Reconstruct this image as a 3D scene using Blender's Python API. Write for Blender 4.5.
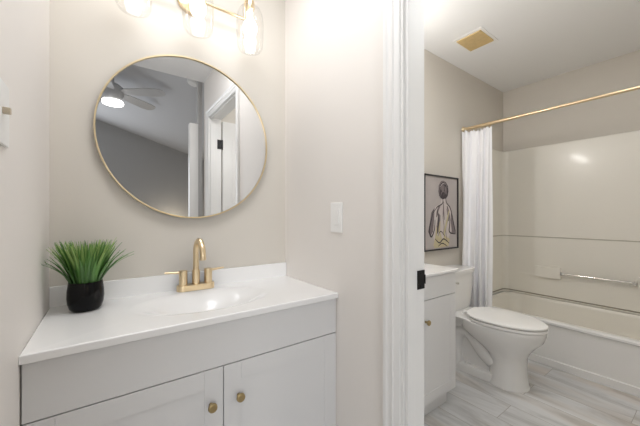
import bpy, bmesh, math, random
from mathutils import Vector, Matrix
for o in list(bpy.data.objects): bpy.data.objects.remove(o)
random.seed(4)
S = bpy.context.scene
C = S.collection
PI = math.pi

# ------------------------------------------------------------ camera, world, lights, exposure
YAW = 0.6269
cd = bpy.data.cameras.new('camera'); cam = bpy.data.objects.new('camera', cd); C.objects.link(cam)
cd.sensor_width = 36; cd.lens = 294.09 / 640 * 36; cd.shift_y = 3.0 / 640; cd.clip_start = 0.02
cam.location = (0, 0, 1.117); cam.rotation_euler = (PI / 2, 0, -YAW)
S.camera = cam
w = bpy.data.worlds.new('world'); S.world = w; w.use_nodes = True
w.node_tree.nodes['Background'].inputs[0].default_value = (0.75, 0.82, 0.9, 1)
w.node_tree.nodes['Background'].inputs[1].default_value = 0.3
S.view_settings.view_transform = 'Standard'; S.view_settings.look = 'None'
S.view_settings.exposure = 0.1; S.view_settings.gamma = 1; S.view_settings.use_curve_mapping = False
S.cycles.use_denoising = True
S.cycles.max_bounces = 14; S.cycles.diffuse_bounces = 8; S.cycles.glossy_bounces = 6; S.cycles.transparent_max_bounces = 16
S.cycles.sample_clamp_indirect = 6.0; S.cycles.caustics_reflective = False; S.cycles.caustics_refractive = False

def lamp(name, kind, loc, power, color, size=0.05, rot=(0, 0, 0), size_y=None):
    l = bpy.data.lights.new(name, kind); l.energy = power; l.color = color
    if kind == 'AREA':
        l.shape = 'RECTANGLE'; l.size = size; l.size_y = size_y or size
    else: l.shadow_soft_size = size
    o = bpy.data.objects.new(name, l); C.objects.link(o); o.location = loc; o.rotation_euler = rot
    return o
BULB = 8.5                                    # emission of the three vanity bulbs
# added fill standing in for bounce off the white ceilings; no fixtures there
lamp('alcove_bounce_fill', 'AREA', (0.28, 0.74, 2.42), 9.0, (0.965, 0.98, 1.0), 0.55, (0, 0, 0), 0.5)
lamp('toilet_room_bounce_fill', 'AREA', (1.75, 0.25, 2.42), 7.5, (0.96, 0.985, 1.0), 0.9, (0, 0, 0), 0.6)
# added daylight fill: made-up gable window, unseen window left of the bedroom
lamp('gable_daylight_fill', 'AREA', (-1.0, -3.46, 1.45), 46, (0.93, 0.965, 1.0), 1.4, (PI / 2, 0, 0), 1.5)
lamp('side_daylight_fill', 'AREA', (-2.12, -1.9, 1.5), 8, (0.93, 0.965, 1.0), 1.5, (0, -PI / 2, 0), 1.6)
# the second vanity's own light fixture, out of sight behind the door jamb
for x in (1.05, 1.27, 1.49):
    lamp('vanity_bulb_light', 'POINT', (x, 1.23, 1.96), 3.9, (1.0, 0.985, 0.965), 0.04)
# bedside lamp against the far bedroom wall
lamp('bedside_lamp_light', 'POINT', (0.98, -3.2, 0.95), 7.0, (1.0, 0.86, 0.66), 0.08)

# ------------------------------------------------------------ materials
def mat(name, col, rough=0.5, metal=0.0, coat=0.0, noise=0.0, nscale=8.0, bump=0.0, bscale=200.0, emit=0.0, spec=0.5, sheen=0):
    m = bpy.data.materials.new(name); m.use_nodes = True
    nt = m.node_tree; b = nt.nodes['Principled BSDF']
    b.inputs['Base Color'].default_value = (*col, 1); b.inputs['Roughness'].default_value = rough
    b.inputs['Metallic'].default_value = metal; b.inputs['Coat Weight'].default_value = coat
    b.inputs['Coat Roughness'].default_value = 0.08; b.inputs['Specular IOR Level'].default_value = spec
    if sheen: b.inputs['Sheen Weight'].default_value = sheen
    tc = nt.nodes.new('ShaderNodeTexCoord')
    if noise:
        n = nt.nodes.new('ShaderNodeTexNoise'); n.inputs['Scale'].default_value = nscale; n.inputs['Detail'].default_value = 4
        r = nt.nodes.new('ShaderNodeMix'); r.data_type = 'RGBA'
        r.inputs['A'].default_value = (*[c * (1 - noise) for c in col], 1)
        r.inputs['B'].default_value = (*[min(1, c * (1 + noise)) for c in col], 1)
        nt.links.new(tc.outputs['Object'], n.inputs['Vector']); nt.links.new(n.outputs['Fac'], r.inputs['Factor'])
        nt.links.new(r.outputs['Result'], b.inputs['Base Color'])
    if bump:
        n2 = nt.nodes.new('ShaderNodeTexNoise'); n2.inputs['Scale'].default_value = bscale; n2.inputs['Detail'].default_value = 2
        bp = nt.nodes.new('ShaderNodeBump'); bp.inputs['Strength'].default_value = bump; bp.inputs['Distance'].default_value = 0.002
        nt.links.new(tc.outputs['Object'], n2.inputs['Vector']); nt.links.new(n2.outputs['Fac'], bp.inputs['Height'])
        nt.links.new(bp.outputs['Normal'], b.inputs['Normal'])
    if emit:
        b.inputs['Emission Color'].default_value = (*col, 1); b.inputs['Emission Strength'].default_value = emit
    return m
BEDC = mat('bedroom_ceiling_paint', (0.56, 0.56, 0.575), 0.8)
WALL = mat('beige_wall_paint', (0.645, 0.61, 0.555), 0.6, noise=0.012, nscale=3, bump=0.06, bscale=260)
WALLP = mat('pale_blush_side_wall', (0.78, 0.745, 0.71), 0.6, noise=0.012, nscale=3, bump=0.06, bscale=260)  # left wall and partition: paler and pinker than the back wall
CEIL = mat('white_ceiling_paint', (0.86, 0.86, 0.86), 0.8, bump=0.05, bscale=200)
TRIM = mat('white_trim_paint', (0.80, 0.795, 0.785), 0.32, noise=0.006)
BEDW = mat('bedroom_wall_paint', (0.46, 0.455, 0.45), 0.7, noise=0.01)
CARPET = mat('bedroom_carpet', (0.45, 0.41, 0.36), 0.95, noise=0.15, nscale=90, bump=0.4)
CAB = mat('white_cabinet_lacquer', (0.735, 0.735, 0.74), 0.35, noise=0.006)
TOPM = mat('white_cultured_marble', (0.87, 0.87, 0.87), 0.2, noise=0.008, nscale=5, coat=0.3)
BRASS = mat('brushed_brass', (0.80, 0.645, 0.42), 0.3, metal=1.0, noise=0.04, nscale=40)
BRASSD = mat('aged_brass', (0.42, 0.32, 0.16), 0.38, metal=0.9, noise=0.15, nscale=60)
GOLD = mat('pale_gold_frame', (0.80, 0.66, 0.42), 0.3, metal=1.0)
MIRROR = mat('mirror_silver', (0.79, 0.80, 0.81), 0.0, metal=1.0)
BLACKG = mat('black_gloss_ceramic', (0.003, 0.003, 0.0035), 0.12, spec=0.17)
BLACKM = mat('black_hardware', (0.012, 0.012, 0.013), 0.4, metal=0.5)
SOIL = mat('dark_soil', (0.03, 0.035, 0.015), 0.9, noise=0.3, nscale=80)
PORC = mat('white_porcelain', (0.80, 0.795, 0.785), 0.1, coat=0.5, noise=0.004)
PLAST = mat('white_plastic', (0.86, 0.855, 0.84), 0.3)
TUBM = mat('apron_lit_white', (0.80, 0.795, 0.785), 0.2, coat=0.3, noise=0.005)  # apron: whitening by light put into the colour, basin and surround stay cream
SURR = mat('cream_fibreglass', (0.81, 0.785, 0.725), 0.28, coat=0.15, noise=0.01, nscale=4)
SEAMP = mat('pale_seam', (0.50, 0.47, 0.41), 0.7)
SEAM = mat('brown_seam', (0.38, 0.345, 0.28), 0.7)  # darker brown inside the lower surround groove
CHROME = mat('chrome', (0.75, 0.74, 0.72), 0.12, metal=1.0)
CLOTH = mat('white_curtain_cloth', (0.88, 0.88, 0.9), 0.85, bump=0.12, bscale=500, sheen=0.2)
GRILLE = mat('yellowed_vent_grille', (0.66, 0.50, 0.25), 0.6, noise=0.14, nscale=30)
FANM = mat('fan_grey', (0.55, 0.55, 0.56), 0.4, noise=0.02)
FRAMEB = mat('black_picture_frame', (0.012, 0.011, 0.011), 0.4)
CANVAS = mat('canvas_taupe', (0.47, 0.43, 0.42), 0.85, noise=0.06, nscale=12, bump=0.2, bscale=300)
INK = mat('charcoal_strokes', (0.06, 0.05, 0.055), 0.8, noise=0.3, nscale=60)
MIDINK = mat('grey_brown_strokes', (0.21, 0.175, 0.18), 0.85, noise=0.25, nscale=50)
SKINP = mat('pale_painted_skin', (0.60, 0.545, 0.53), 0.85, noise=0.08, nscale=30)
OCHRE = mat('ochre_strokes', (0.55, 0.49, 0.31), 0.85, noise=0.12, nscale=40)
WINGL = mat('lamp_lens', (1.0, 0.97, 0.92), 0.4, emit=4.0)

def bulb_mat():
    m = bpy.data.materials.new('glowing_bulb'); m.use_nodes = True; nt = m.node_tree; nt.nodes.clear()
    e = nt.nodes.new('ShaderNodeEmission'); e.inputs[0].default_value = (1.0, 0.955, 0.91, 1); e.inputs[1].default_value = BULB
    o = nt.nodes.new('ShaderNodeOutputMaterial'); nt.links.new(e.outputs[0], o.inputs[0]); return m
GLOW = bulb_mat()
def glass_mat():
    m = bpy.data.materials.new('clear_shade_glass'); m.use_nodes = True; nt = m.node_tree; nt.nodes.clear()
    t = nt.nodes.new('ShaderNodeBsdfTransparent'); t.inputs[0].default_value = (0.993, 0.993, 0.992, 1)
    g = nt.nodes.new('ShaderNodeBsdfGlossy'); g.inputs['Roughness'].default_value = 0.03
    f = nt.nodes.new('ShaderNodeLayerWeight'); f.inputs[0].default_value = 0.12
    x = nt.nodes.new('ShaderNodeMixShader'); o = nt.nodes.new('ShaderNodeOutputMaterial')
    p_ = nt.nodes.new('ShaderNodeMath'); p_.operation = 'POWER'; p_.inputs[1].default_value = 2.5
    q_ = nt.nodes.new('ShaderNodeMath'); q_.operation = 'MULTIPLY_ADD'; q_.inputs[1].default_value = 0.25; q_.inputs[2].default_value = 0.035
    f.inputs[0].default_value = 0.5
    nt.links.new(f.outputs['Facing'], p_.inputs[0]); nt.links.new(p_.outputs[0], q_.inputs[0]); nt.links.new(q_.outputs[0], x.inputs[0]); nt.links.new(t.outputs[0], x.inputs[1]); nt.links.new(g.outputs[0], x.inputs[2])
    nt.links.new(x.outputs[0], o.inputs[0]); return m
GLASS = glass_mat()
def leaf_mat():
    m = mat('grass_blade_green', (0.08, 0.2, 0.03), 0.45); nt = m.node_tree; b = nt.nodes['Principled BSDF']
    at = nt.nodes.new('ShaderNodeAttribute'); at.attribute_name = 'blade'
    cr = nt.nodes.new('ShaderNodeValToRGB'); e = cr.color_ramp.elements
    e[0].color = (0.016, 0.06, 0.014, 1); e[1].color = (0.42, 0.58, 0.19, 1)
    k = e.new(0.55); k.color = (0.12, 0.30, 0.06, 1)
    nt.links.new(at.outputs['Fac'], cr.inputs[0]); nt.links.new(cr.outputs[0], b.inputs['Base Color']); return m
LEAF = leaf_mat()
def plank_mat():
    m = mat('grey_marbled_vinyl_plank', (0.5, 0.5, 0.5), 0.3); nt = m.node_tree; b = nt.nodes['Principled BSDF']; L = nt.links.new
    tc = nt.nodes.new('ShaderNodeTexCoord')
    mp = nt.nodes.new('ShaderNodeMapping'); mp.inputs['Rotation'].default_value = (0, 0, PI / 2); mp.inputs['Location'].default_value = (0.3, 0.05, 0)
    L(tc.outputs['Object'], mp.inputs['Vector'])
    br = nt.nodes.new('ShaderNodeTexBrick'); br.offset = 0.37
    br.inputs['Color1'].default_value = (0, 0, 0, 1); br.inputs['Color2'].default_value = (1, 1, 1, 1); br.inputs['Mortar'].default_value = (0.5, 0.5, 0.5, 1)
    br.inputs['Scale'].default_value = 1; br.inputs['Brick Width'].default_value = 1.2; br.inputs['Row Height'].default_value = 0.18; br.inputs['Mortar Size'].default_value = 0.0016
    L(mp.outputs[0], br.inputs['Vector'])
    # marbled streaks drawn out along the plank, shifted per plank
    sc = nt.nodes.new('ShaderNodeMapping'); sc.inputs['Scale'].default_value = (4.5, 1.1, 1)
    ad = nt.nodes.new('ShaderNodeVectorMath'); ad.operation = 'ADD'
    ml = nt.nodes.new('ShaderNodeVectorMath'); ml.operation = 'SCALE'; ml.inputs['Scale'].default_value = 5.0
    L(br.outputs['Color'], ml.inputs[0]); L(tc.outputs['Object'], ad.inputs[0]); L(ml.outputs[0], ad.inputs[1]); L(ad.outputs[0], sc.inputs[0])
    n = nt.nodes.new('ShaderNodeTexNoise'); n.inputs['Scale'].default_value = 1.6; n.inputs['Detail'].default_value = 7; n.inputs['Distortion'].default_value = 1.1; n.inputs['Roughness'].default_value = 0.62
    L(sc.outputs[0], n.inputs['Vector'])
    cr = nt.nodes.new('ShaderNodeValToRGB'); e = cr.color_ramp.elements
    e[0].position = 0.3; e[0].color = (0.35, 0.345, 0.34, 1); e[1].position = 0.72; e[1].color = (0.69, 0.695, 0.70, 1)
    for p, c in ((0.41, (0.47, 0.47, 0.47)), (0.5, (0.57, 0.573, 0.575)), (0.58, (0.63, 0.635, 0.64))):
        k = e.new(p); k.color = (*c, 1)
    L(n.outputs['Fac'], cr.inputs[0])
    n2 = nt.nodes.new('ShaderNodeTexNoise'); n2.inputs['Scale'].default_value = 1.1; n2.inputs['Detail'].default_value = 3
    L(sc.outputs[0], n2.inputs['Vector'])
    cr2 = nt.nodes.new('ShaderNodeValToRGB'); cr2.color_ramp.elements[0].position = 0.5; cr2.color_ramp.elements[1].position = 0.68
    L(n2.outputs['Fac'], cr2.inputs[0])
    mx = nt.nodes.new('ShaderNodeMix'); mx.data_type = 'RGBA'; mx.blend_type = 'MULTIPLY'; mx.inputs['B'].default_value = (0.92, 0.84, 0.76, 1)
    L(cr2.outputs['Color'], mx.inputs['Factor']); L(cr.outputs['Color'], mx.inputs['A'])
    mo = nt.nodes.new('ShaderNodeMix'); mo.data_type = 'RGBA'; mo.inputs['B'].default_value = (0.33, 0.31, 0.29, 1)
    L(br.outputs['Fac'], mo.inputs['Factor']); L(mx.outputs['Result'], mo.inputs['A'])
    L(mo.outputs['Result'], b.inputs['Base Color'])
    return m
PLANK = plank_mat()

# ------------------------------------------------------------ mesh helpers
def add_box(bm, x0, x1, y0, y1, z0, z1, bev=0.0, seg=2):
    vs = [bm.verts.new((x, y, z)) for x in (x0, x1) for y in (y0, y1) for z in (z0, z1)]
    fs = [bm.faces.new([vs[i] for i in f]) for f in ((0, 1, 3, 2), (4, 6, 7, 5), (0, 4, 5, 1), (2, 3, 7, 6), (0, 2, 6, 4), (1, 5, 7, 3))]
    if bev:
        es = list({e for f in fs for e in f.edges})
        bmesh.ops.bevel(bm, geom=es, offset=bev, segments=seg, profile=0.6, affect='EDGES')
    return bm
def box(*a, **k): return add_box(bmesh.new(), *a, **k)
def loft(bm, rings, cap0=True, cap1=True, closed=True):
    R = [[bm.verts.new(p) for p in r] for r in rings]
    n = len(R[0])
    for a, b in zip(R[:-1], R[1:]):
        for i in range(n if closed else n - 1):
            j = (i + 1) % n
            bm.faces.new((a[i], a[j], b[j], b[i]))
    if cap0: bm.faces.new(R[0][::-1])
    if cap1: bm.faces.new(R[-1])
    return bm
def lathe(bm, prof, cx, cy, n=32, cap0=True, cap1=True, axis='Z', cz=0):
    rings = []
    for r, z in prof:
        ring = []
        for i in range(n):
            a = 2 * PI * i / n
            if axis == 'Z': ring.append((cx + r * math.cos(a), cy + r * math.sin(a), z))
            elif axis == 'Y': ring.append((cx + r * math.cos(a), z, cz - r * math.sin(a)))
            else: ring.append((z, cy + r * math.cos(a), cz + r * math.sin(a)))
        rings.append(ring)
    return loft(bm, rings, cap0, cap1)
def tube(bm, pts, rad, n=12):
    pts = [Vector(p) for p in pts]
    rad = rad if isinstance(rad, (list, tuple)) else [rad] * len(pts)
    rings = []; up = None
    for i, p in enumerate(pts):
        t = (pts[min(i + 1, len(pts) - 1)] - pts[max(i - 1, 0)]).normalized()
        if up is None: up = Vector((0, 0, 1)) if abs(t.z) < 0.9 else Vector((1, 0, 0))
        s = t.cross(up).normalized(); up = s.cross(t).normalized()
        rings.append([p + rad[i] * (math.cos(2 * PI * k / n) * s + math.sin(2 * PI * k / n) * up) for k in range(n)])
    return loft(bm, rings)
def obj(name, bm, m, parent=None, angle=35, weld=False):
    if weld: bmesh.ops.remove_doubles(bm, verts=bm.verts, dist=1e-6)
    bmesh.ops.recalc_face_normals(bm, faces=bm.faces)
    me = bpy.data.meshes.new(name); bm.to_mesh(me); bm.free()
    for k in (m if isinstance(m, list) else [m]): me.materials.append(k)
    for p in me.polygons: p.use_smooth = True
    me.set_sharp_from_angle(angle=math.radians(angle))
    o = bpy.data.objects.new(name, me); C.objects.link(o)
    wn = o.modifiers.new('weighted_normals', 'WEIGHTED_NORMAL'); wn.keep_sharp = True
    if parent:
        o.parent = parent
        q = parent; off = Vector((0, 0, 0))
        while q: off += q.location; q = q.parent
        me.transform(Matrix.Translation(-off))
    return o
def thing(name, label, cat, loc, group=None):
    o = bpy.data.objects.new(name, None); C.objects.link(o); o.location = loc; o.empty_display_size = 0.05
    tag(o, label, cat, group); return o
def tag(o, label, cat, group=None):
    o['label'] = label; o['category'] = cat
    if group: o['group'] = group
    return o
def struct(name, bm, m, parent=None):
    o = obj(name, bm, m, parent)
    if parent is None: o['kind'] = 'structure'
    return o
def prism(bm, poly, y0, y1):                     # polygon in x-z pushed along y
    return loft(bm, [[(x, y0, z) for x, z in poly], [(x, y1, z) for x, z in poly]])

# ------------------------------------------------------------ the setting
XL, XR, YB, ZC = -0.163, 0.7755, 1.39, 2.43       # alcove: left wall, partition face, mirror wall, ceiling
XP = 0.886                                       # far face of the partition
XT = 3.41; YN = -0.165                           # toilet room: tub wall, near wall
struct('floor_bathroom', box(XL - 0.12, XT + 0.12, -0.26, YB + 0.12, -0.06, 0), PLANK)
struct('floor_bedroom', box(-2.3, 1.75, -3.62, -0.26, -0.06, 0.0), CARPET)
struct('wall_back', box(XL - 0.12, XT + 0.12, YB, YB + 0.12, 0, ZC), WALL)
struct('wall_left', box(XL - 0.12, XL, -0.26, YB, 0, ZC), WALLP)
struct('wall_tub', box(XT, XT + 0.12, -0.28, YB, 0, ZC), WALL)
struct('wall_near', box(XP, XT, -0.28, YN, 0, ZC), WALL)
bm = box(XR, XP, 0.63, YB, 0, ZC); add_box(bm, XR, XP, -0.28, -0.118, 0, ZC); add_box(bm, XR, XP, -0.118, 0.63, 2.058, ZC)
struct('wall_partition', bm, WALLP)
struct('ceiling_bathroom', box(XL - 0.12, XT + 0.12, -0.28, YB + 0.12, ZC, ZC + 0.06), CEIL)
# bedroom behind the camera, seen in the mirror
def zslope(x): return 2.76 - 0.284 * (x + 0.19)
struct('wall_gable', prism(bmesh.new(), [(-2.3, 0), (1.75, 0), (1.75, zslope(1.75)), (-2.3, zslope(-2.3))], -3.62, -3.5), BEDW)
struct('wall_bedroom_left', prism(bmesh.new(), [(-2.3, 0), (XL - 0.12, 0), (XL - 0.12, zslope(XL - 0.12)), (-2.3, zslope(-2.3))], -0.30, -0.26), BEDW)
struct('wall_header', prism(bmesh.new(), [(XL - 0.12, ZC + 0.06), (1.0, ZC + 0.06), (0.76, zslope(0.76)), (XL - 0.12, zslope(XL - 0.12))], -0.28, -0.2), BEDW)
struct('wall_bedroom_right', box(1.63, 1.75, -3.5, -0.28, 0, zslope(1.75)), BEDW)
struct('ceiling_bedroom', prism(bmesh.new(), [(-2.3, zslope(-2.3)), (1.75, zslope(1.75)), (1.75, zslope(1.75) + 0.06), (-2.3, zslope(-2.3) + 0.06)], -3.62, -0.282), BEDC)
struct('wall_return', box(0.735, 0.774, -0.40, -0.345, 0, 2.6), BEDW)
struct('trim_return', box(0.655, 0.7345, -0.40, -0.335, 0, 2.03), TRIM)
bm = box(-2.3, -2.22, -3.5, -0.3, 0, 0.65); add_box(bm, -2.3, -2.22, -3.5, -0.3, 2.35, zslope(-2.2))
add_box(bm, -2.3, -2.22, -3.5, -2.7, 0.65, 2.35); add_box(bm, -2.3, -2.22, -1.1, -0.3, 0.65, 2.35)
struct('wall_window', bm, BEDW)

# door opening in the partition: jambs, stops and moulded casings
bm = box(XR - 0.002, XP + 0.002, 0.612, 0.63, 0, 2.04); add_box(bm, XR - 0.002, XP + 0.002, -0.118, -0.1, 0, 2.04)
add_box(bm, XR - 0.002, XP + 0.002, -0.118, 0.63, 2.04, 2.058)
add_box(bm, 0.785, 0.822, 0.600, 0.612, 0, 2.04, 0.002); add_box(bm, 0.785, 0.822, -0.1, -0.088, 0, 2.04, 0.002); add_box(bm, 0.785, 0.822, -0.088, 0.6, 2.028, 2.04, 0.002)
struct('trim_door_jamb', bm, TRIM)
CP = [(0, 0), (0, 0.014), (0.004, 0.019), (0.016, 0.019), (0.020, 0.015), (0.026, 0.0135), (0.032, 0.0135), (0.036, 0.016), (0.041, 0.0165), (0.045, 0.0125), (0.060, 0.010), (0.064, 0.007), (0.064, 0)]
def casing(bm, yout, sgn, ztop):                 # profile: distance from the outer edge towards the opening, thickness
    loft(bm, [[(XR - t, yout + sgn * d, 0) for d, t in CP], [(XR - t, yout + sgn * d, ztop - d) for d, t in CP]])
def head(bm, y0, y1, ztop):
    loft(bm, [[(XR - t, y0 + d, ztop - d) for d, t in CP], [(XR - t, y1 - d, ztop - d) for d, t in CP]])
bm = bmesh.new(); casing(bm, 0.685, -1, 2.108); casing(bm, -0.167, 1, 2.108); head(bm, -0.167, 0.685, 2.108)
struct('trim_door_casing', bm, TRIM)
# the toilet-room door, standing open against the near wall
door = box(0.905, 1.61, -0.150, -0.115, 0.012, 2.032, 0.002)
for (x0, x1) in ((1.0, 1.22), (1.30, 1.52)):
    for (z0, z1) in ((0.25, 0.95), (1.1, 1.88)): add_box(door, x0, x1, -0.116, -0.111, z0, z1, 0.002)
door = struct('door_1', door, TRIM)
for z in (0.25, 1.03, 1.80):
    bm = box(0.850, 0.900, -0.1, -0.0975, z - 0.045, z + 0.045); tube(bm, [(0.897, -0.103, z - 0.047), (0.897, -0.103, z + 0.047)], 0.008, 10)
    obj('hinge', bm, BLACKM, door)
bm = box(0.848, 0.8865, 0.6085, 0.6118, 0.868, 0.932, 0.001); add_box(bm, 0.8860, 0.8885, 0.606, 0.622, 0.884, 0.916, 0.001)
st = thing('strike_plate', 'small black metal strike plate on white door jamb', 'strike plate', (0.865, 0.61, 0.868))
obj('plate', bm, BLACKM, st)
for z in (0.878, 0.922): obj('screw', lathe(bmesh.new(), [(0.004, 0.6085), (0.004, 0.6075), (0.002, 0.607)], 0.866, 0, 10, axis='Y', cz=z), BLACKM, st)
# baseboards
struct('baseboard_back', box(1.69, 2.62, YB - 0.012, YB, 0, 0.09, 0.003), TRIM)
struct('baseboard_partition', box(XR - 0.012, XR, 0.688, 0.93, 0, 0.09, 0.003), TRIM)

# ------------------------------------------------------------ front vanity
def shaker(x0, x1, z0, z1, yf, th=0.018, rail=0.058, rec=0.0025):
    bm = bmesh.new(); b = 0.0012
    add_box(bm, x0, x0 + rail, yf, yf + th, z0, z1, b); add_box(bm, x1 - rail, x1, yf, yf + th, z0, z1, b)
    add_box(bm, x0 + rail, x1 - rail, yf, yf + th, z1 - rail, z1, b); add_box(bm, x0 + rail, x1 - rail, yf, yf + th, z0, z0 + rail, b)
    add_box(bm, x0 + rail - 0.004, x1 - rail + 0.004, yf + rec, yf + th - 0.002, z0 + rail - 0.004, z1 - rail + 0.004)
    return bm
def knob(x, yf, z, m, parent):
    bm = lathe(bmesh.new(), [(0.006, yf), (0.006, yf - 0.012), (0.0125, yf - 0.016), (0.0145, yf - 0.020), (0.0135, yf - 0.025), (0.009, yf - 0.028)], x, 0, 24, axis='Y', cz=z)
    return obj('knob', bm, m, parent)
v = thing('vanity_cabinet', 'white bathroom vanity cabinet under the round mirror with two brass knobs', 'cabinet', (0.307, 1.16, 0))
CX0, CX1, CYF = -0.160, 0.7742, 0.955
bm = bmesh.new()
add_box(bm, CX0, CX0 + 0.018, CYF + 0.02, 1.386, 0, 0.772); add_box(bm, CX1 - 0.018, CX1, CYF + 0.02, 1.386, 0, 0.772)
add_box(bm, CX0, CX1, 1.374, 1.386, 0.09, 0.772); add_box(bm, CX0, CX1, CYF + 0.02, 1.386, 0.09, 0.108)
add_box(bm, CX0, CX1, CYF + 0.02, CYF + 0.034, 0.62, 0.772); add_box(bm, 0.29, 0.325, CYF + 0.02, CYF + 0.034, 0.09, 0.64)
obj('carcass', bm, CAB, v)
obj('toe_kick', box(CX0 + 0.018, CX1 - 0.018, CYF + 0.07, CYF + 0.084, 0, 0.09), CAB, v)
obj('false_drawer_front', box(CX0, CX1, CYF, CYF + 0.018, 0.634, 0.7725, 0.0012), CAB, v)
for x0, x1, kx in ((CX0, 0.3045, 0.266), (0.3075, CX1, 0.356)):
    d = obj('door', shaker(x0, x1, 0.095, 0.6305, CYF), CAB, v); knob(kx, CYF, 0.521, BRASSD, d)

def counter_with_basin(name, x0, x1, y0, y1, ztop, th, cx, cy, a, b, depth, parent):
    N = 72; ang = sorted([2 * PI * i / N for i in range(N)] + [math.atan2(y - cy, x - cx) % (2 * PI) for x in (x0, x1) for y in (y0, y1)])
    def rect(z, ins=0):
        out = []
        for t in ang:
            c, s = math.cos(t), math.sin(t); k = 1e9
            if c > 1e-9: k = min(k, (x1 - ins - cx) / c)
            if c < -1e-9: k = min(k, (x0 + ins - cx) / c)
            if s > 1e-9: k = min(k, (y1 - ins - cy) / s)
            if s < -1e-9: k = min(k, (y0 + ins - cy) / s)
            out.append((cx + k * c, cy + k * s, z))
        return out
    def oval(f, z): return [(cx + a * f * math.cos(t) , cy + b * f * math.sin(t), z) for t in ang]
    rings = [oval(1.08, ztop - th), rect(ztop - th), rect(ztop - 0.003), rect(ztop, 0.003), oval(1.10, ztop), oval(1.05, ztop - 0.0006)]
    for f in (1.0, 0.95, 0.9, 0.84, 0.77, 0.69, 0.6, 0.5, 0.38, 0.25, 0.08):
        q = 0.5 + 0.5 * math.cos(PI * min(1, f / 1.05)); rings.append(oval(f, ztop - 0.0006 - (depth - 0.0006) * min(1.0, 1.12 * q ** 0.9)))
    for f, q in ((0.3, 1.12), (0.6, 1.0), (0.85, 0.6), (1.0, 0.42), (1.08, 0.33)): rings.append(oval(f, ztop - th * 0.0 - depth * q - 0.012))
    R = rings[:-1] + [oval(1.08, ztop - th)]
    bm = bmesh.new(); loft(bm, R, False, False)
    return obj(name, bm, TOPM, parent, 40, True)
t = thing('sink_countertop', 'glossy white countertop with moulded oval sink below the brass faucet', 'countertop', (0.307, 1.16, 0.775))
counter_with_basin('countertop', -0.1622, 0.7742, 0.94, 1.388, 0.80, 0.0215, 0.312, 1.165, 0.235, 0.145, 0.085, t)
obj('backsplash', box(-0.1622, 0.7742, 1.373, 1.388, 0.7995, 0.870, 0.0025), TOPM, t)
bm = lathe(bmesh.new(), [(0.018, 0.7148), (0.018, 0.7165), (0.012, 0.7172)], 0.312, 1.165, 24)
obj('drain', bm, BRASS, t)

# ------------------------------------------------------------ faucet
f = thing('faucet', 'brushed brass two-handle gooseneck faucet behind the sink', 'faucet', (0.312, 1.348, 0.80))
FX, FY = 0.312, 1.346
def stadium(hw, hd, z, n=12):
    r = hd; out = []
    for k in range(n + 1): t_ = -PI / 2 + PI * k / n; out.append((FX + hw - r + r * math.cos(t_), FY + r * math.sin(t_), z))
    for k in range(n + 1): t_ = PI / 2 + PI * k / n; out.append((FX - hw + r + r * math.cos(t_), FY + r * math.sin(t_), z))
    return out
obj('base', loft(bmesh.new(), [stadium(0.077, 0.024, 0.8006), stadium(0.077, 0.024, 0.822), stadium(0.075, 0.022, 0.825)]), BRASS, f)
pts = [(FX, FY, 0.824), (FX, FY, 0.875), (FX, FY, 0.90), (FX, FY, 0.957)]
R_ = 0.056
for k in range(1, 15):
    t_ = PI * k / 14; pts.append((FX, FY - R_ + R_ * math.cos(t_), 0.957 + R_ * math.sin(t_)))
pts.append((FX, FY - 2 * R_, 0.943))
sp = obj('spout', tube(bmesh.new(), pts, 0.0118, 20), BRASS, f)
obj('spout_collar', lathe(bmesh.new(), [(0.0155, 0.824), (0.0155, 0.883), (0.0135, 0.886)], FX, FY, 24), BRASS, sp)
obj('aerator', lathe(bmesh.new(), [(0.0105, 0.940), (0.0127, 0.940), (0.0127, 0.949)], FX, FY - 2 * R_, 20), BRASS, sp)
for s in (-1, 1):
    hx = FX + s * 0.051
    h = obj('handle', lathe(bmesh.new(), [(0.0165, 0.824), (0.0165, 0.852), (0.0158, 0.853), (0.0165, 0.854), (0.0165, 0.884), (0.0155, 0.886)], hx, FY, 24), BRASS, f)
    obj('lever', tube(bmesh.new(), [(hx + s * 0.012, FY, 0.878), (hx + s * 0.04, FY + 0.002, 0.880), (hx + s * 0.070, FY + 0.004, 0.882)], [0.0055, 0.005, 0.0035], 12), BRASS, h)

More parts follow.
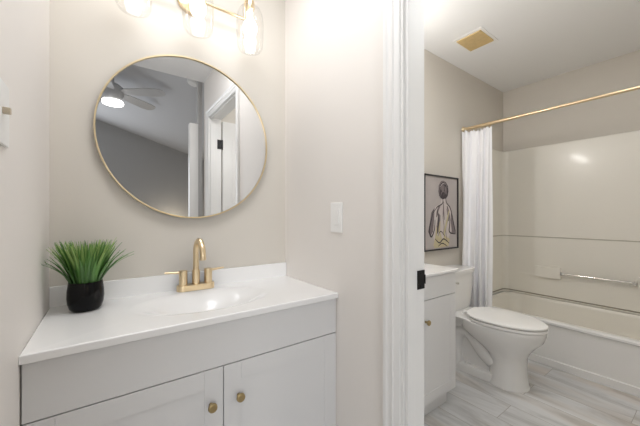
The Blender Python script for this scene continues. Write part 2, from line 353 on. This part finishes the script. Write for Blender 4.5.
# ------------------------------------------------------------ potted grass
PX, PY = -0.058, 1.272
p = thing('potted_grass', 'artificial green grass in a glossy black round pot on vanity top', 'potted plant', (PX, PY, 0.80))
prof = [(0.032, 0.8006), (0.038, 0.802), (0.044, 0.809), (0.0490, 0.826), (0.0508, 0.846), (0.0500, 0.870), (0.0470, 0.894), (0.0460, 0.897), (0.044, 0.897), (0.044, 0.884)]
obj('pot', lathe(bmesh.new(), prof, PX, PY, 40), BLACKG, p, 50)
obj('soil', lathe(bmesh.new(), [(0.0435, 0.884), (0.0435, 0.888), (0.03, 0.891)], PX, PY, 24), SOIL, p)
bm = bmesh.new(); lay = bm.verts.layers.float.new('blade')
def blade(a, r0, lean, L, wd, droop, tint):
    ox, oy = PX + r0 * math.cos(a), PY + r0 * math.sin(a); d = Vector((math.cos(a), math.sin(a), 0)); s = Vector((-d.y, d.x, 0))
    tw = random.uniform(-0.9, 0.9); s = (s * math.cos(tw) + d * math.sin(tw)).normalized()
    rows = []; pos = Vector((ox, oy, 0.886)); th = lean * 0.35; n = 7
    for k in range(n + 1):
        u = k / n; wk = wd * (0.75 + 0.5 * u if u < 0.45 else (1 - u) / 0.55 * 0.97 + 0.03)
        nrm = (d * math.cos(th) - Vector((0, 0, 1)) * math.sin(th))
        pr = []
        for q in (-1, 0, 1):
            co = pos + s * q * wk * 0.5 + nrm * (0.0012 if q == 0 else 0)
            co.x = max(co.x, XL + 0.003)
            co.y = min(co.y, 1.385)
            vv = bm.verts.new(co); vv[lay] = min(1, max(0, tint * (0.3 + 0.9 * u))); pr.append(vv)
        rows.append(pr)
        th += (lean * 0.65 + droop) / n
        pos = pos + (d * math.sin(th) + Vector((0, 0, 1)) * math.cos(th)) * (L / n)
    for a_, b_ in zip(rows[:-1], rows[1:]):
        for q in (0, 1): bm.faces.new((a_[q], a_[q + 1], b_[q + 1], b_[q]))
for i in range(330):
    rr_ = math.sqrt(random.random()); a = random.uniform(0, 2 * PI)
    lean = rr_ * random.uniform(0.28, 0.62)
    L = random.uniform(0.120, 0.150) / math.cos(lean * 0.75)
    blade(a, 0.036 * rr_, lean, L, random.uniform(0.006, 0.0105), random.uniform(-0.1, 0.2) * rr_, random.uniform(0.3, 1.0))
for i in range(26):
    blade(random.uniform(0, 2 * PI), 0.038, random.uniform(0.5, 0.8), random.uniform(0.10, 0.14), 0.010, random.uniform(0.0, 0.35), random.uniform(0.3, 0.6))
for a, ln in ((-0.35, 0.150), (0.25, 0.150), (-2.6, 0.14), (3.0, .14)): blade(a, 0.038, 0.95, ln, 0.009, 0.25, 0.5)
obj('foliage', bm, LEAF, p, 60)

# ------------------------------------------------------------ round mirror
MX, MZ, MR = 0.309, 1.457, 0.350
m = thing('wall_mirror', 'large round frameless-looking mirror in thin gold frame above vanity', 'mirror', (MX, 1.388, MZ))
m['label'] = 'large round wall mirror with a thin pale gold frame above the vanity'
obj('frame', lathe(bmesh.new(), [(MR - 0.005, 1.388), (MR, 1.388), (MR, 1.366), (MR - 0.001, 1.364), (MR - 0.006, 1.364), (MR - 0.006, 1.370), (MR - 0.005, 1.388)], MX, 0, 128, False, False, 'Y', MZ), GOLD, m, 30, True)
obj('mirror_glass', lathe(bmesh.new(), [(MR - 0.0065, 1.386), (MR - 0.0065, 1.370)], MX, 0, 128, True, True, 'Y', MZ), MIRROR, m, 30)

# ------------------------------------------------------------ vanity light with three clear shades
LX = 0.303; DX = 0.224; LY = 1.27
vl = thing('vanity_light', 'brass vanity light with three clear glass shades above the mirror', 'wall light', (LX, 1.388, 2.06))
obj('canopy', lathe(bmesh.new(), [(0.060, 1.389), (0.060, 1.374), (0.057, 1.370), (0.02, 1.368)], LX, 0, 48, axis='Y', cz=2.062), BRASS, vl)
obj('stem', tube(bmesh.new(), [(LX, 1.37, 2.062), (LX, 1.335, 2.062)], 0.009), BRASS, vl)
obj('bar', tube(bmesh.new(), [(LX - DX - 0.012, 1.335, 2.048), (LX + DX + 0.012, 1.335, 2.048)], 0.0065, 14), BRASS, vl)
for k in (-1, 0, 1):
    x = LX + k * DX
    ap = [(x, 1.335, 2.048), (x, 1.332, 2.10)]
    for q in range(1, 9):
        t_ = PI * q / 8; ap.append((x, 1.301 + 0.031 * math.cos(t_), 2.10 + 0.031 * math.sin(t_)))
    ap.append((x, LY, 2.085))
    obj('arm', tube(bmesh.new(), ap, 0.0055, 12), BRASS, vl)
    so = obj('socket', lathe(bmesh.new(), [(0.008, 2.098), (0.019, 2.092), (0.021, 2.066), (0.019, 2.058), (0.014, 2.050), (0.013, 2.040)], x, LY, 28), BRASS, vl)
    gp = [(0.0215, 2.068), (0.032, 2.065), (0.046, 2.054), (0.056, 2.032), (0.0605, 2.0), (0.061, 1.96), (0.0595, 1.915), (0.057, 1.885), (0.050, 1.872), (0.028, 1.866), (0.003, 1.865)]
    gi = [(max(0.0025, r - 0.0018), z + (0.0018 if z < 1.9 else 0)) for r, z in gp[::-1]]
    obj('shade', lathe(bmesh.new(), gp + gi + [gp[0]], x, LY, 40, False, False), GLASS, vl, 60, True)
    bp_ = [(0.010, 2.040), (0.0115, 2.022), (0.015, 2.008), (0.024, 1.996), (0.0295, 1.983), (0.031, 1.970), (0.0295, 1.957), (0.024, 1.945), (0.014, 1.938), (0.002, 1.936)]
    obj('bulb', lathe(bmesh.new(), bp_, x, LY, 28), GLOW, vl, 80)

# ------------------------------------------------------------ switches
s = thing('dimmer_switch', 'white rocker dimmer switch on beige wall between vanity and doorway', 'light switch', (XR, 0.949, 1.048))
obj('plate', box(XR - 0.0055, XR - 0.0002, 0.912, 0.987, 1.049, 1.173, 0.002), PLAST, s)
obj('rocker', box(XR - 0.0085, XR - 0.005, 0.934, 0.960, 1.082, 1.145, 0.0015), PLAST, s)
obj('slider', box(XR - 0.0095, XR - 0.005, 0.929, 0.9325, 1.083, 1.145, 0.0008), PLAST, s)
s = thing('toggle_switch', 'white toggle light switch plate on the left wall of the vanity alcove', 'light switch', (XL, 0.80, 1.252))
obj('plate', box(XL + 0.0002, XL + 0.006, 0.764, 0.836, 1.252, 1.370, 0.002), PLAST, s)
bm = box(XL + 0.005, XL + 0.017, 0.785, 0.795, 1.308, 1.320, 0.002)
tg = mat('aged_toggle', (0.55, 0.47, 0.36), 0.4); obj('toggle', bm, tg, s)

# ------------------------------------------------------------ second vanity, through the doorway
v = thing('vanity_cabinet', 'white vanity cabinet seen through the doorway beside the toilet', 'cabinet', (1.29, 1.16, 0))
WX0, WX1, WYF = 0.9, 1.682, 0.945
bm = box(WX0, WX1, WYF + 0.02, 1.386, 0.095, 0.11)
add_box(bm, WX1 - 0.018, WX1, WYF + 0.02, 1.386, 0.095, 0.778); add_box(bm, WX0, WX0 + 0.018, WYF + 0.02, 1.386, 0.095, 0.778)
add_box(bm, WX0, WX1, 1.374, 1.386, 0.095, 0.778); add_box(bm, WX0, WX1, WYF + 0.02, WYF + 0.034, 0.65, 0.778)
obj('carcass', bm, CAB, v)
bm = box(WX0, 1.660, WYF + 0.044, WYF + 0.058, 0, 0.095); add_box(bm, 1.646, 1.660, WYF + 0.058, 1.386, 0, 0.095)
obj('toe_kick', bm, CAB, v)
obj('false_drawer_front', box(WX0, WX1, WYF, WYF + 0.018, 0.664, 0.7855, 0.0012), CAB, v)
for x0, x1, kx in ((WX0, 1.2895, 1.25), (1.2925, WX1, 1.383)):
    d = obj('door', shaker(x0, x1, 0.098, 0.6605, WYF), CAB, v); knob(kx, WYF, 0.549, BRASSD, d)
t = thing('sink_countertop', 'white countertop seen through the doorway under the framed picture', 'countertop', (1.29, 1.16, 0.791))
counter_with_basin('countertop', WX0 - 0.008, WX1 + 0.012, 0.932, 1.388, 0.806, 0.0145, 1.29, 1.16, 0.19, 0.12, 0.09, t)
obj('backsplash', box(WX0 - 0.008, WX1 + 0.012, 1.376, 1.388, 0.8055, 0.835, 0.002), TOPM, t)

# ------------------------------------------------------------ toilet
TX = 2.185
tl = thing('toilet', 'white two-piece toilet with closed lid beside the bathtub', 'toilet', (TX, 1.05, 0))
def egg(z, yc, hw, lf, lb, n=48, e=2.0, eb=2.4):
    out = []
    for i in range(n):
        a = 2 * PI * i / n; c, s_ = math.cos(a), math.sin(a); ex = e if c > 0 else eb
        cx_ = math.copysign(abs(c) ** (2 / ex), c); sx = math.copysign(abs(s_) ** (2 / ex), s_)
        out.append((TX + hw * sx, YB - (yc + (lf if c > 0 else lb) * cx_), z))
    return out
bm = bmesh.new()
loft(bm, [egg(0.0, .535, .122, .118, .12), egg(0.012, .535, .122, .118, .12), egg(.02, .535, .116, .112, .115), egg(.08, .535, .109, .106, .105), egg(.15, .535, .105, .103, .10), egg(.20, .525, .113, .115, .115),
          egg(.24, .505, .131, .155, .15), egg(.28, .475, .152, .215, .19), egg(.32, .46, .168, .266, .225), egg(.36, .46, .176, .281, .23), egg(.385, .46, .177, .284, .23), egg(.392, .46, .174, .281, .228)])
def rbox(z, y0, y1, hw, n=48): return egg(z, (y0 + y1) / 2, hw, (y1 - y0) / 2, (y1 - y0) / 2, n, 5, 5)
loft(bm, [rbox(0, .10, .50, .112), rbox(.04, .10, .50, .112), rbox(.055, .11, .5, .104)])                       # foot plate
loft(bm, [rbox(.04, .13, .48, .066), rbox(.2, .13, .46, .062), rbox(.30, .11, .46, .075), rbox(.36, .05, .44, .135), rbox(.392, .04, .42, .15), rbox(.396, .045, .42, .147)])
for s_ in (-1, 1):                                                                                             # trapway bulging out of each side
    tp = [(TX + s_ * .052, YB - .46, .12), (TX + s_ * .06, YB - .40, .17), (TX + s_ * .058, YB - .335, .245), (TX + s_ * .052, YB - .28, .285), (TX + s_ * .05, YB - .225, .25), (TX + s_ * .055, YB - .20, .16), (TX + s_ * .06, YB - .21, .07), (TX + s_ * .06, YB - .21, .02)]
    sm = []
    for i in range(len(tp) - 1):
        P0, P1, P2, P3 = [Vector(tp[max(0, min(len(tp) - 1, i + k))]) for k in (-1, 0, 1, 2)]
        for q in range(5):
            u = q / 5; sm.append(0.5 * ((2 * P1) + (-P0 + P2) * u + (2 * P0 - 5 * P1 + 4 * P2 - P3) * u * u + (-P0 + 3 * P1 - 3 * P2 + P3) * u ** 3))
    sm.append(Vector(tp[-1])); tube(bm, sm, 0.046, 16)
obj('bowl', bm, PORC, tl, 50)
for s_ in (-1, 1):
    obj('bolt_cap', lathe(bmesh.new(), [(0.013, .054), (0.013, .060), (0.009, .068), (0.003, .071)], TX + s_ * .088, YB - .30, 16), PLAST, tl)
obj('seat', loft(bmesh.new(), [egg(.394, .475, .173, .268, .19), egg(.398, .475, .178, .273, .195), egg(.408, .475, .178, .273, .195), egg(.412, .475, .175, .270, .193)]), PLAST, tl, 50)
ld = obj('lid', loft(bmesh.new(), [egg(.417, .475, .175, .270, .193), egg(.420, .475, .179, .274, .197), egg(.428, .475, .179, .274, .197), egg(.434, .475, .171, .266, .189), egg(.438, .475, .13, .21, .14), egg(.439, .475, .05, .09, .06)]), PLAST, tl, 50)
for s_ in (-1, 1): obj('lid_hinge', tube(bmesh.new(), [(TX + s_ * .07 - .02, YB - .270, .415), (TX + s_ * .07 + .02, YB - .270, .415)], .011, 12), PLAST, ld)
bm = bmesh.new()
loft(bm, [rbox(.398, .03, .195, .185), rbox(.42, .022, .20, .200), rbox(.55, .018, .205, .220), rbox(.672, .016, .208, .228)])
obj('tank', bm, PORC, tl, 50)
obj('tank_lid', loft(bmesh.new(), [rbox(.673, .010, .216, .238), rbox(.695, .010, .216, .238), rbox(.703, .014, .212, .234), rbox(.706, .03, .19, .21)]), PORC, tl, 40)
fl = tube(bmesh.new(), [(TX - .155, YB - .205, .63), (TX - .155, YB - .222, .63)], .012, 14)
tube(fl, [(TX - .155, YB - .222, .63), (TX - .10, YB - .226, .622), (TX - .075, YB - .226, .618)], [.006, .006, .008], 10)
obj('flush_lever', fl, CHROME, tl)

# ------------------------------------------------------------ bathtub, surround and its bar
tb = thing('bathtub', 'white alcove bathtub with plain flat apron beside the toilet', 'bathtub', (3.02, 0.6, 0))
BX0, BX1, BY0, BY1, BZ = 2.66, 3.372, -0.155, 1.372, 0.335
def rr(x0, x1, y0, y1, z, r, n=8):
    out = []
    for cx_, cy_, a0 in ((x1 - r, y1 - r, 0), (x0 + r, y1 - r, PI / 2), (x0 + r, y0 + r, PI), (x1 - r, y0 + r, 1.5 * PI)):
        for k in range(n + 1): a = a0 + PI / 2 * k / n; out.append((cx_ + r * math.cos(a), cy_ + r * math.sin(a), z))
    return out
rings = [rr(BX0 + .012, BX1, BY0, BY1, 0, .004), rr(BX0 + .012, BX1, BY0, BY1, .045, .004), rr(BX0 + .020, BX1, BY0, BY1, .05, .004), rr(BX0 + .014, BX1, BY0, BY1, BZ - .03, .004),
         rr(BX0 + .001, BX1, BY0, BY1, BZ - .022, .004), rr(BX0, BX1, BY0, BY1, BZ - .008, .004), rr(BX0 + .008, BX1, BY0, BY1, BZ, .006)]
ins = [(0.030, BZ + .002, .05), (0.062, BZ, .08), (.070, BZ - .008, .09), (.078, BZ - .03, .10), (.10, .15, .11), (.125, .07, .12), (.17, .045, .10)]
for d, z, r in ins: rings.append(rr(BX0 + d, BX1 - max(0.001, (d - .06) * .8), BY0 + d + .02, BY1 - d - .0, z, r))
obj('apron', loft(bmesh.new(), rings[:8], False, False), TUBM, tb, 40)
obj('basin', loft(bmesh.new(), rings[7:], False, True), SURR, tb, 40)

sr = thing('shower_surround', 'cream moulded wall surround rising above the bathtub', 'shower surround', (3.38, 0.6, 0.336))
path = [((3.382, BY0), (-1, 0)), ((3.382, 1.28), (-1, 0))]
for k in range(1, 10):
    a = PI / 2 * k / 10; path.append(((3.322 + .06 * math.cos(a), 1.312 + .06 * math.sin(a)), (-math.cos(a), -math.sin(a))))
path += [((3.322, 1.372), (0, -1)), ((2.672, 1.372), (0, -1))]
g = 0.005
pf = [(-.008, .339), (.006, .339), (.010, .343), (.010, .36 - g), (-.002, .36 - g + .001), (-.002, .36 + g - .001), (.008, .36 + g), (.007, .90), (.007, .915 - g), (-.003, .915 - g + .001), (-.003, .915 + g - .001), (.004, .915 + g), (.002, 1.77), (0, 1.787), (-.008, 1.792)]
bm = loft(bmesh.new(), [[(x + nx * o, y + ny * o, z) for o, z in pf] for (x, y), (nx, ny) in path])
bm.normal_update()
for f_ in bm.faces:
    zc = f_.calc_center_median().z
    if abs(zc - .36) < g * .98 : f_.material_index = 1
    elif abs(zc - .915) < g * .7: f_.material_index = 2
obj('wall_panel', bm, [SURR, SEAM, SEAMP], sr, 40)
XS = 3.3745
obj('bar_mount', box(XS - .030, XS + .003, 0.884, 1.086, .536, .640, .008), SURR, sr)
obj('bar_mount', box(XS - .030, XS + .003, 0.205, 0.405, .536, .640, .008), SURR, sr)
obj('shelf_ridge', box(XS - .008, XS + .003, 1.086, 1.235, .540, .552, .002), SURR, sr)
gb = thing('towel_bar', 'slim chrome bar between two cream blocks on tub surround', 'bar', (3.335, 0.65, .592))
bm = tube(bmesh.new(), [(3.335, 0.408, .592), (3.335, 0.880, .592)], .008, 14)
obj('rod', bm, CHROME, gb)
for y0, y1 in ((.8665, .8835), (.4055, .4225)): obj('end_post', box(3.323, 3.349, y0, y1, .578, .606, .003), CHROME, gb)

# ------------------------------------------------------------ curtain rod, rings, curtain
RX, RZ = 2.60, 1.893
rd = thing('curtain_rod', 'long brass shower curtain rod across the bathtub opening', 'curtain rod', (RX, 0.61, RZ))
obj('outer_tube', tube(bmesh.new(), [(RX, 0.95, RZ), (RX, 1.384, RZ)], .0135, 16), BRASS, rd)
obj('inner_tube', tube(bmesh.new(), [(RX, YN + .004, RZ), (RX, 0.97, RZ)], .0108, 16), BRASS, rd)
obj('flange', lathe(bmesh.new(), [(.028, 1.3895), (.028, 1.384), (.019, 1.376), (.0145, 1.365)], RX, 0, 28, axis='Y', cz=RZ), BRASS, rd)
obj('flange', lathe(bmesh.new(), [(.028, YN + .0005), (.028, YN + .006), (.019, YN + .014), (.0125, YN + .025)], RX, 0, 28, axis='Y', cz=RZ), BRASS, rd)
YC0, YC1 = 1.368, 1.146
for k in range(9):
    y = YC0 - .012 - k * (YC0 - YC1 - .03) / 8
    ring = [(RX + .021 * math.cos(2 * PI * q / 20), y + .004 * math.sin(2 * PI * q / 20), RZ - .0065 + .021 * math.sin(2 * PI * q / 20)) for q in range(21)]
    tag(obj('curtain_ring', tube(bmesh.new(), ring, .0022, 8), BRASS, None, 60), 'small brass ring bunched on the rod holding the white shower curtain', 'curtain ring', 'curtain rings')
bm = bmesh.new(); NU, NV = 150, 40; rows = []
for j in range(NV + 1):
    vv = j / NV; z = (RZ - .028) - vv * (RZ - .028 - .22); row = []
    for i in range(NU + 1):
        u = i / NU
        amp = .018 + .012 * vv
        ph = u * 2 * PI * 4.2 + .9 * math.sin(u * 7 + 1) + .5 * math.sin(vv * 2.2 + u * 5)
        y = YC0 - (YC0 - YC1) * (u ** 0.9) * (1 - .07 * vv) + .006 * math.sin(ph * 2 + vv)
        x = RX - .060 + .062 * u - .035 * vv * (1 - u) + amp * math.sin(ph) * (.5 + .5 * abs(math.sin(u * 6 + .6))) + .012 * math.sin(u * 5 + vv * 3) + .006 * math.sin(u * 31 + vv * 2)
        sag = .010 * (1 - math.cos(u * 2 * PI * 8)) * (1 - vv) ** 6
        row.append(bm.verts.new((min(x, 2.652), min(y, 1.374), z - sag)))
    rows.append(row)
for a, b in zip(rows[:-1], rows[1:]):
    for i in range(NU): bm.faces.new((a[i], a[i + 1], b[i + 1], b[i]))
cu = obj('shower_curtain', bm, CLOTH, None, 80); tag(cu, 'white cloth shower curtain drawn to the wall behind toilet', 'shower curtain')
sd = cu.modifiers.new('thickness', 'SOLIDIFY'); sd.thickness = .0012

# ------------------------------------------------------------ ceiling vent
vt = thing('exhaust_vent', 'white ceiling exhaust vent with a yellowed tan grille', 'vent', (2.235, 1.105, ZC - .018))
X0, X1, Y0, Y1 = 2.10, 2.358, 0.993, 1.204
def frame_ring(bm, x0, x1, y0, y1, t_, z0, z1, bev=.001):
    add_box(bm, x0, x0 + t_, y0, y1, z0, z1, bev); add_box(bm, x1 - t_, x1, y0, y1, z0, z1, bev)
    add_box(bm, x0 + t_, x1 - t_, y0, y0 + t_, z0, z1, bev); add_box(bm, x0 + t_, x1 - t_, y1 - t_, y1, z0, z1, bev); return bm
obj('frame', frame_ring(bmesh.new(), X0, X1, Y0, Y1, .022, ZC - .007, ZC - .0005, .002), PLAST, vt)
bm = box(X0 + .018, X1 - .034, Y0 + .017, Y1 - .020, ZC - .014, ZC - .001, .002)
for k in range(20):
    y = Y0 + .023 + k * (Y1 - Y0 - .05) / 19
    add_box(bm, X0 + .020, X1 - .036, y - .0018, y + .0018, ZC - .0155, ZC - .0135)
obj('grille', bm, GRILLE, vt)

# ------------------------------------------------------------ framed picture
QX0, QX1, QZ0, QZ1 = 1.968, 2.456, .842, 1.444
pc = thing('framed_picture', 'black framed sketch of a woman from behind on toilet-room wall', 'picture', ((QX0 + QX1) / 2, 1.388, QZ0))
def frame_xz(bm, x0, x1, z0, z1, t_, y0, y1, bev=.001):
    add_box(bm, x0, x0 + t_, y0, y1, z0, z1, bev); add_box(bm, x1 - t_, x1, y0, y1, z0, z1, bev)
    add_box(bm, x0 + t_, x1 - t_, y0, y1, z0, z0 + t_, bev); add_box(bm, x0 + t_, x1 - t_, y0, y1, z1 - t_, z1, bev); return bm
obj('frame', frame_xz(bmesh.new(), QX0, QX1, QZ0, QZ1, .010, 1.352, 1.389), FRAMEB, pc)
cv = obj('canvas', box(QX0 + .010, QX1 - .010, 1.362, 1.388, QZ0 + .010, QZ1 - .010), CANVAS, pc)
AW, AH = QX1 - QX0 - .024, QZ1 - QZ0 - .024
def P(u, v, lift):
    if v < .72: u = .56 + (u - .56) * 1.10
    return (QX0 + .012 + u * AW, 1.362 - lift, QZ0 + .012 + v * AH)
bm = bmesh.new()
def fill(pts, mi, lift):
    f_ = bm.faces.new([bm.verts.new(P(u, v, lift)) for u, v in pts]); f_.material_index = mi
def stroke(pts, wd, mi, lift):
    n = len(pts); L_, R2 = [], []
    sub = []
    for i in range(n - 1):
        P0, P1, P2, P3 = [Vector((*pts[max(0, min(n - 1, i + k))], 0)) for k in (-1, 0, 1, 2)]
        for q in range(5):
            u = q / 5; sub.append(0.5 * ((2 * P1) + (-P0 + P2) * u + (2 * P0 - 5 * P1 + 4 * P2 - P3) * u * u + (-P0 + 3 * P1 - 3 * P2 + P3) * u ** 3))
    sub.append(Vector((*pts[-1], 0)))
    for i, c in enumerate(sub):
        t_ = (sub[min(i + 1, len(sub) - 1)] - sub[max(0, i - 1)]); t_.y *= AH / AW; t_.normalize()
        wk = wd * (0.35 + 0.65 * math.sin(PI * (i + .6) / (len(sub) + .2)))
        nx, ny = -t_.y * wk / 2, t_.x * wk / 2 * AW / AH
        L_.append(bm.verts.new(P(c.x + nx, c.y + ny, lift))); R2.append(bm.verts.new(P(c.x - nx, c.y - ny, lift)))
    for i in range(len(sub) - 1):
        f_ = bm.faces.new((L_[i], L_[i + 1], R2[i + 1], R2[i])); f_.material_index = mi
def ell(cx_, cy_, a, b, rot=0, n=28):
    return [(cx_ + a * math.cos(t_) * math.cos(rot) - b * math.sin(t_) * math.sin(rot), cy_ + a * math.cos(t_) * math.sin(rot) + b * math.sin(t_) * math.cos(rot)) for t_ in [2 * PI * k / n for k in range(n)]]
# painted figure: back, arms, neck, then hair and strokes (materials: 0 skin 1 ink 2 mid 3 ochre)
fill([(.50, .70), (.60, .70), (.62, .63), (.76, .58), (.80, .50), (.86, .30), (.90, .20), (.80, .17), (.76, .22), (.70, .12), (.62, .05), (.36, .04), (.30, .12), (.26, .20), (.18, .19), (.22, .32), (.28, .52), (.34, .59), (.48, .63)], 0, .0006)
fill([(.22, .50), (.31, .57), (.30, .42), (.27, .24), (.20, .18), (.14, .24), (.19, .38)], 2, .0010)
fill([(.78, .53), (.84, .42), (.92, .24), (.90, .19), (.78, .19), (.80, .24), (.76, .40)], 2, .0010)
fill([(.42, .50), (.47, .46), (.46, .30), (.40, .20), (.36, .30)], 2, .0011)
fill([(.30, .12), (.40, .20), (.50, .10), (.60, .18), (.74, .12), (.70, .02), (.30, .01)], 3, .0012)
fill([(.40, .80), (.41, .88), (.46, .935), (.54, .955), (.63, .94), (.70, .885), (.715, .81), (.69, .745), (.63, .705), (.56, .70), (.48, .705), (.425, .74)], 1, .0012)
fill(ell(.53, .85, .05, .05, .5), 2, .0016); fill(ell(.63, .82, .025, .06, .1), 2, .0016); stroke([(.46, .73), (.50, .79), (.58, .80)], .018, 2, .0022); stroke([(.45, .86), (.52, .91), (.60, .91)], .012, 0, .0022)
stroke([(.40, .80), (.46, .92), (.58, .94), (.68, .86)], .03, 2, .002)
stroke([(.42, .74), (.44, .82), (.50, .88)], .02, 2, .0022)
stroke([(.56, .74), (.60, .84), (.56, .90)], .014, 2, .0022)
fill([(.44, .78), (.47, .71), (.54, .69), (.62, .71), (.66, .78), (.58, .82), (.5, .82)], 1, .0013)
stroke([(.46, .60), (.40, .54), (.36, .44)], .05, 2, .0014)
stroke([(.66, .60), (.70, .50), (.70, .38)], .05, 2, .0014)
stroke([(.56, .66), (.56, .52), (.58, .40)], .03, 2, .0014)
stroke([(.52, .72), (.54, .66), (.50, .62), (.38, .58), (.28, .50)], .022, 1, .0018)
stroke([(.62, .73), (.64, .65), (.74, .58), (.80, .48), (.88, .28), (.92, .20)], .024, 1, .0018)
stroke([(.28, .54), (.22, .40), (.17, .26), (.22, .17), (.30, .26), (.32, .40)], .03, 1, .0018)
stroke([(.72, .50), (.74, .36), (.72, .24), (.80, .20), (.92, .19)], .028, 1, .0018)
stroke([(.55, .60), (.54, .45), (.57, .30), (.54, .18)], .016, 2, .0018)
stroke([(.38, .54), (.42, .40), (.38, .24), (.32, .10)], .03, 1, .0018)
stroke([(.64, .56), (.68, .42), (.62, .26), (.66, .10)], .02, 2, .0018)
stroke([(.72, .54), (.64, .36), (.58, .20), (.60, .03)], .045, 3, .002)
stroke([(.46, .38), (.44, .24), (.50, .10), (.48, .02)], .05, 3, .002)
stroke([(.36, .30), (.34, .16), (.28, .04)], .04, 3, .0022)
stroke([(.32, .14), (.44, .08), (.56, .13), (.72, .06)], .025, 1, .0024)
stroke([(.40, .03), (.52, .07), (.66, .02)], .02, 1, .0024)
stroke([(.40, .18), (.48, .24), (.60, .16)], .016, 1, .0024)
dr = obj('painted_figure', bm, [SKINP, INK, MIDINK, OCHRE], cv)

# ------------------------------------------------------------ bedroom things seen in the mirror
fn = thing('ceiling_fan', 'grey ceiling fan with lit round lamp reflected in the mirror', 'ceiling fan', (.053, -1.26, 2.36))
hx, hy = .053, -1.26
obj('downrod', tube(bmesh.new(), [(hx, hy, 2.56), (hx, hy, zslope(hx) + .0)], .013, 12), FANM, fn)
obj('motor_housing', lathe(bmesh.new(), [(.02, 2.60), (.06, 2.585), (.10, 2.55), (.105, 2.47), (.09, 2.44), (.085, 2.39)], hx, hy, 36), FANM, fn)
obj('light', lathe(bmesh.new(), [(.100, 2.395), (.104, 2.375), (.095, 2.36), (.05, 2.352), (.005, 2.35)], hx, hy, 36), WINGL, fn, 60)
for k in range(5):
    a = math.radians(-39 + 72 * k); d = Vector((math.cos(a), math.sin(a), 0)); sd_ = Vector((-d.y, d.x, 0)); bm = bmesh.new(); rows = []
    for (r, hw) in ((.09, .03), (.16, .055), (.30, .068), (.46, .072), (.53, .062), (.56, .03)):
        c = Vector((hx, hy, 2.50)) + d * r; tl_ = .22
        rows.append([c + sd_ * hw * q * math.cos(tl_) + Vector((0, 0, hw * q * math.sin(tl_) + dz)) for q, dz in ((-1, -.003), (1, -.003), (1, .003), (-1, .003))])
    obj('blade', loft(bm, rows), FANM, fn)
zx = .72
sm_ = thing('smoke_detector', 'small white round smoke detector on ceiling reflected in mirror', 'smoke detector', (zx, -.47, zslope(zx)))
so = obj('housing', lathe(bmesh.new(), [(.058, -.001), (.058, -.022), (.048, -.034), (.02, -.037)], 0, 0, 32), PLAST)
so.parent = sm_; sm_.rotation_euler = (0, math.atan(.284), 0)
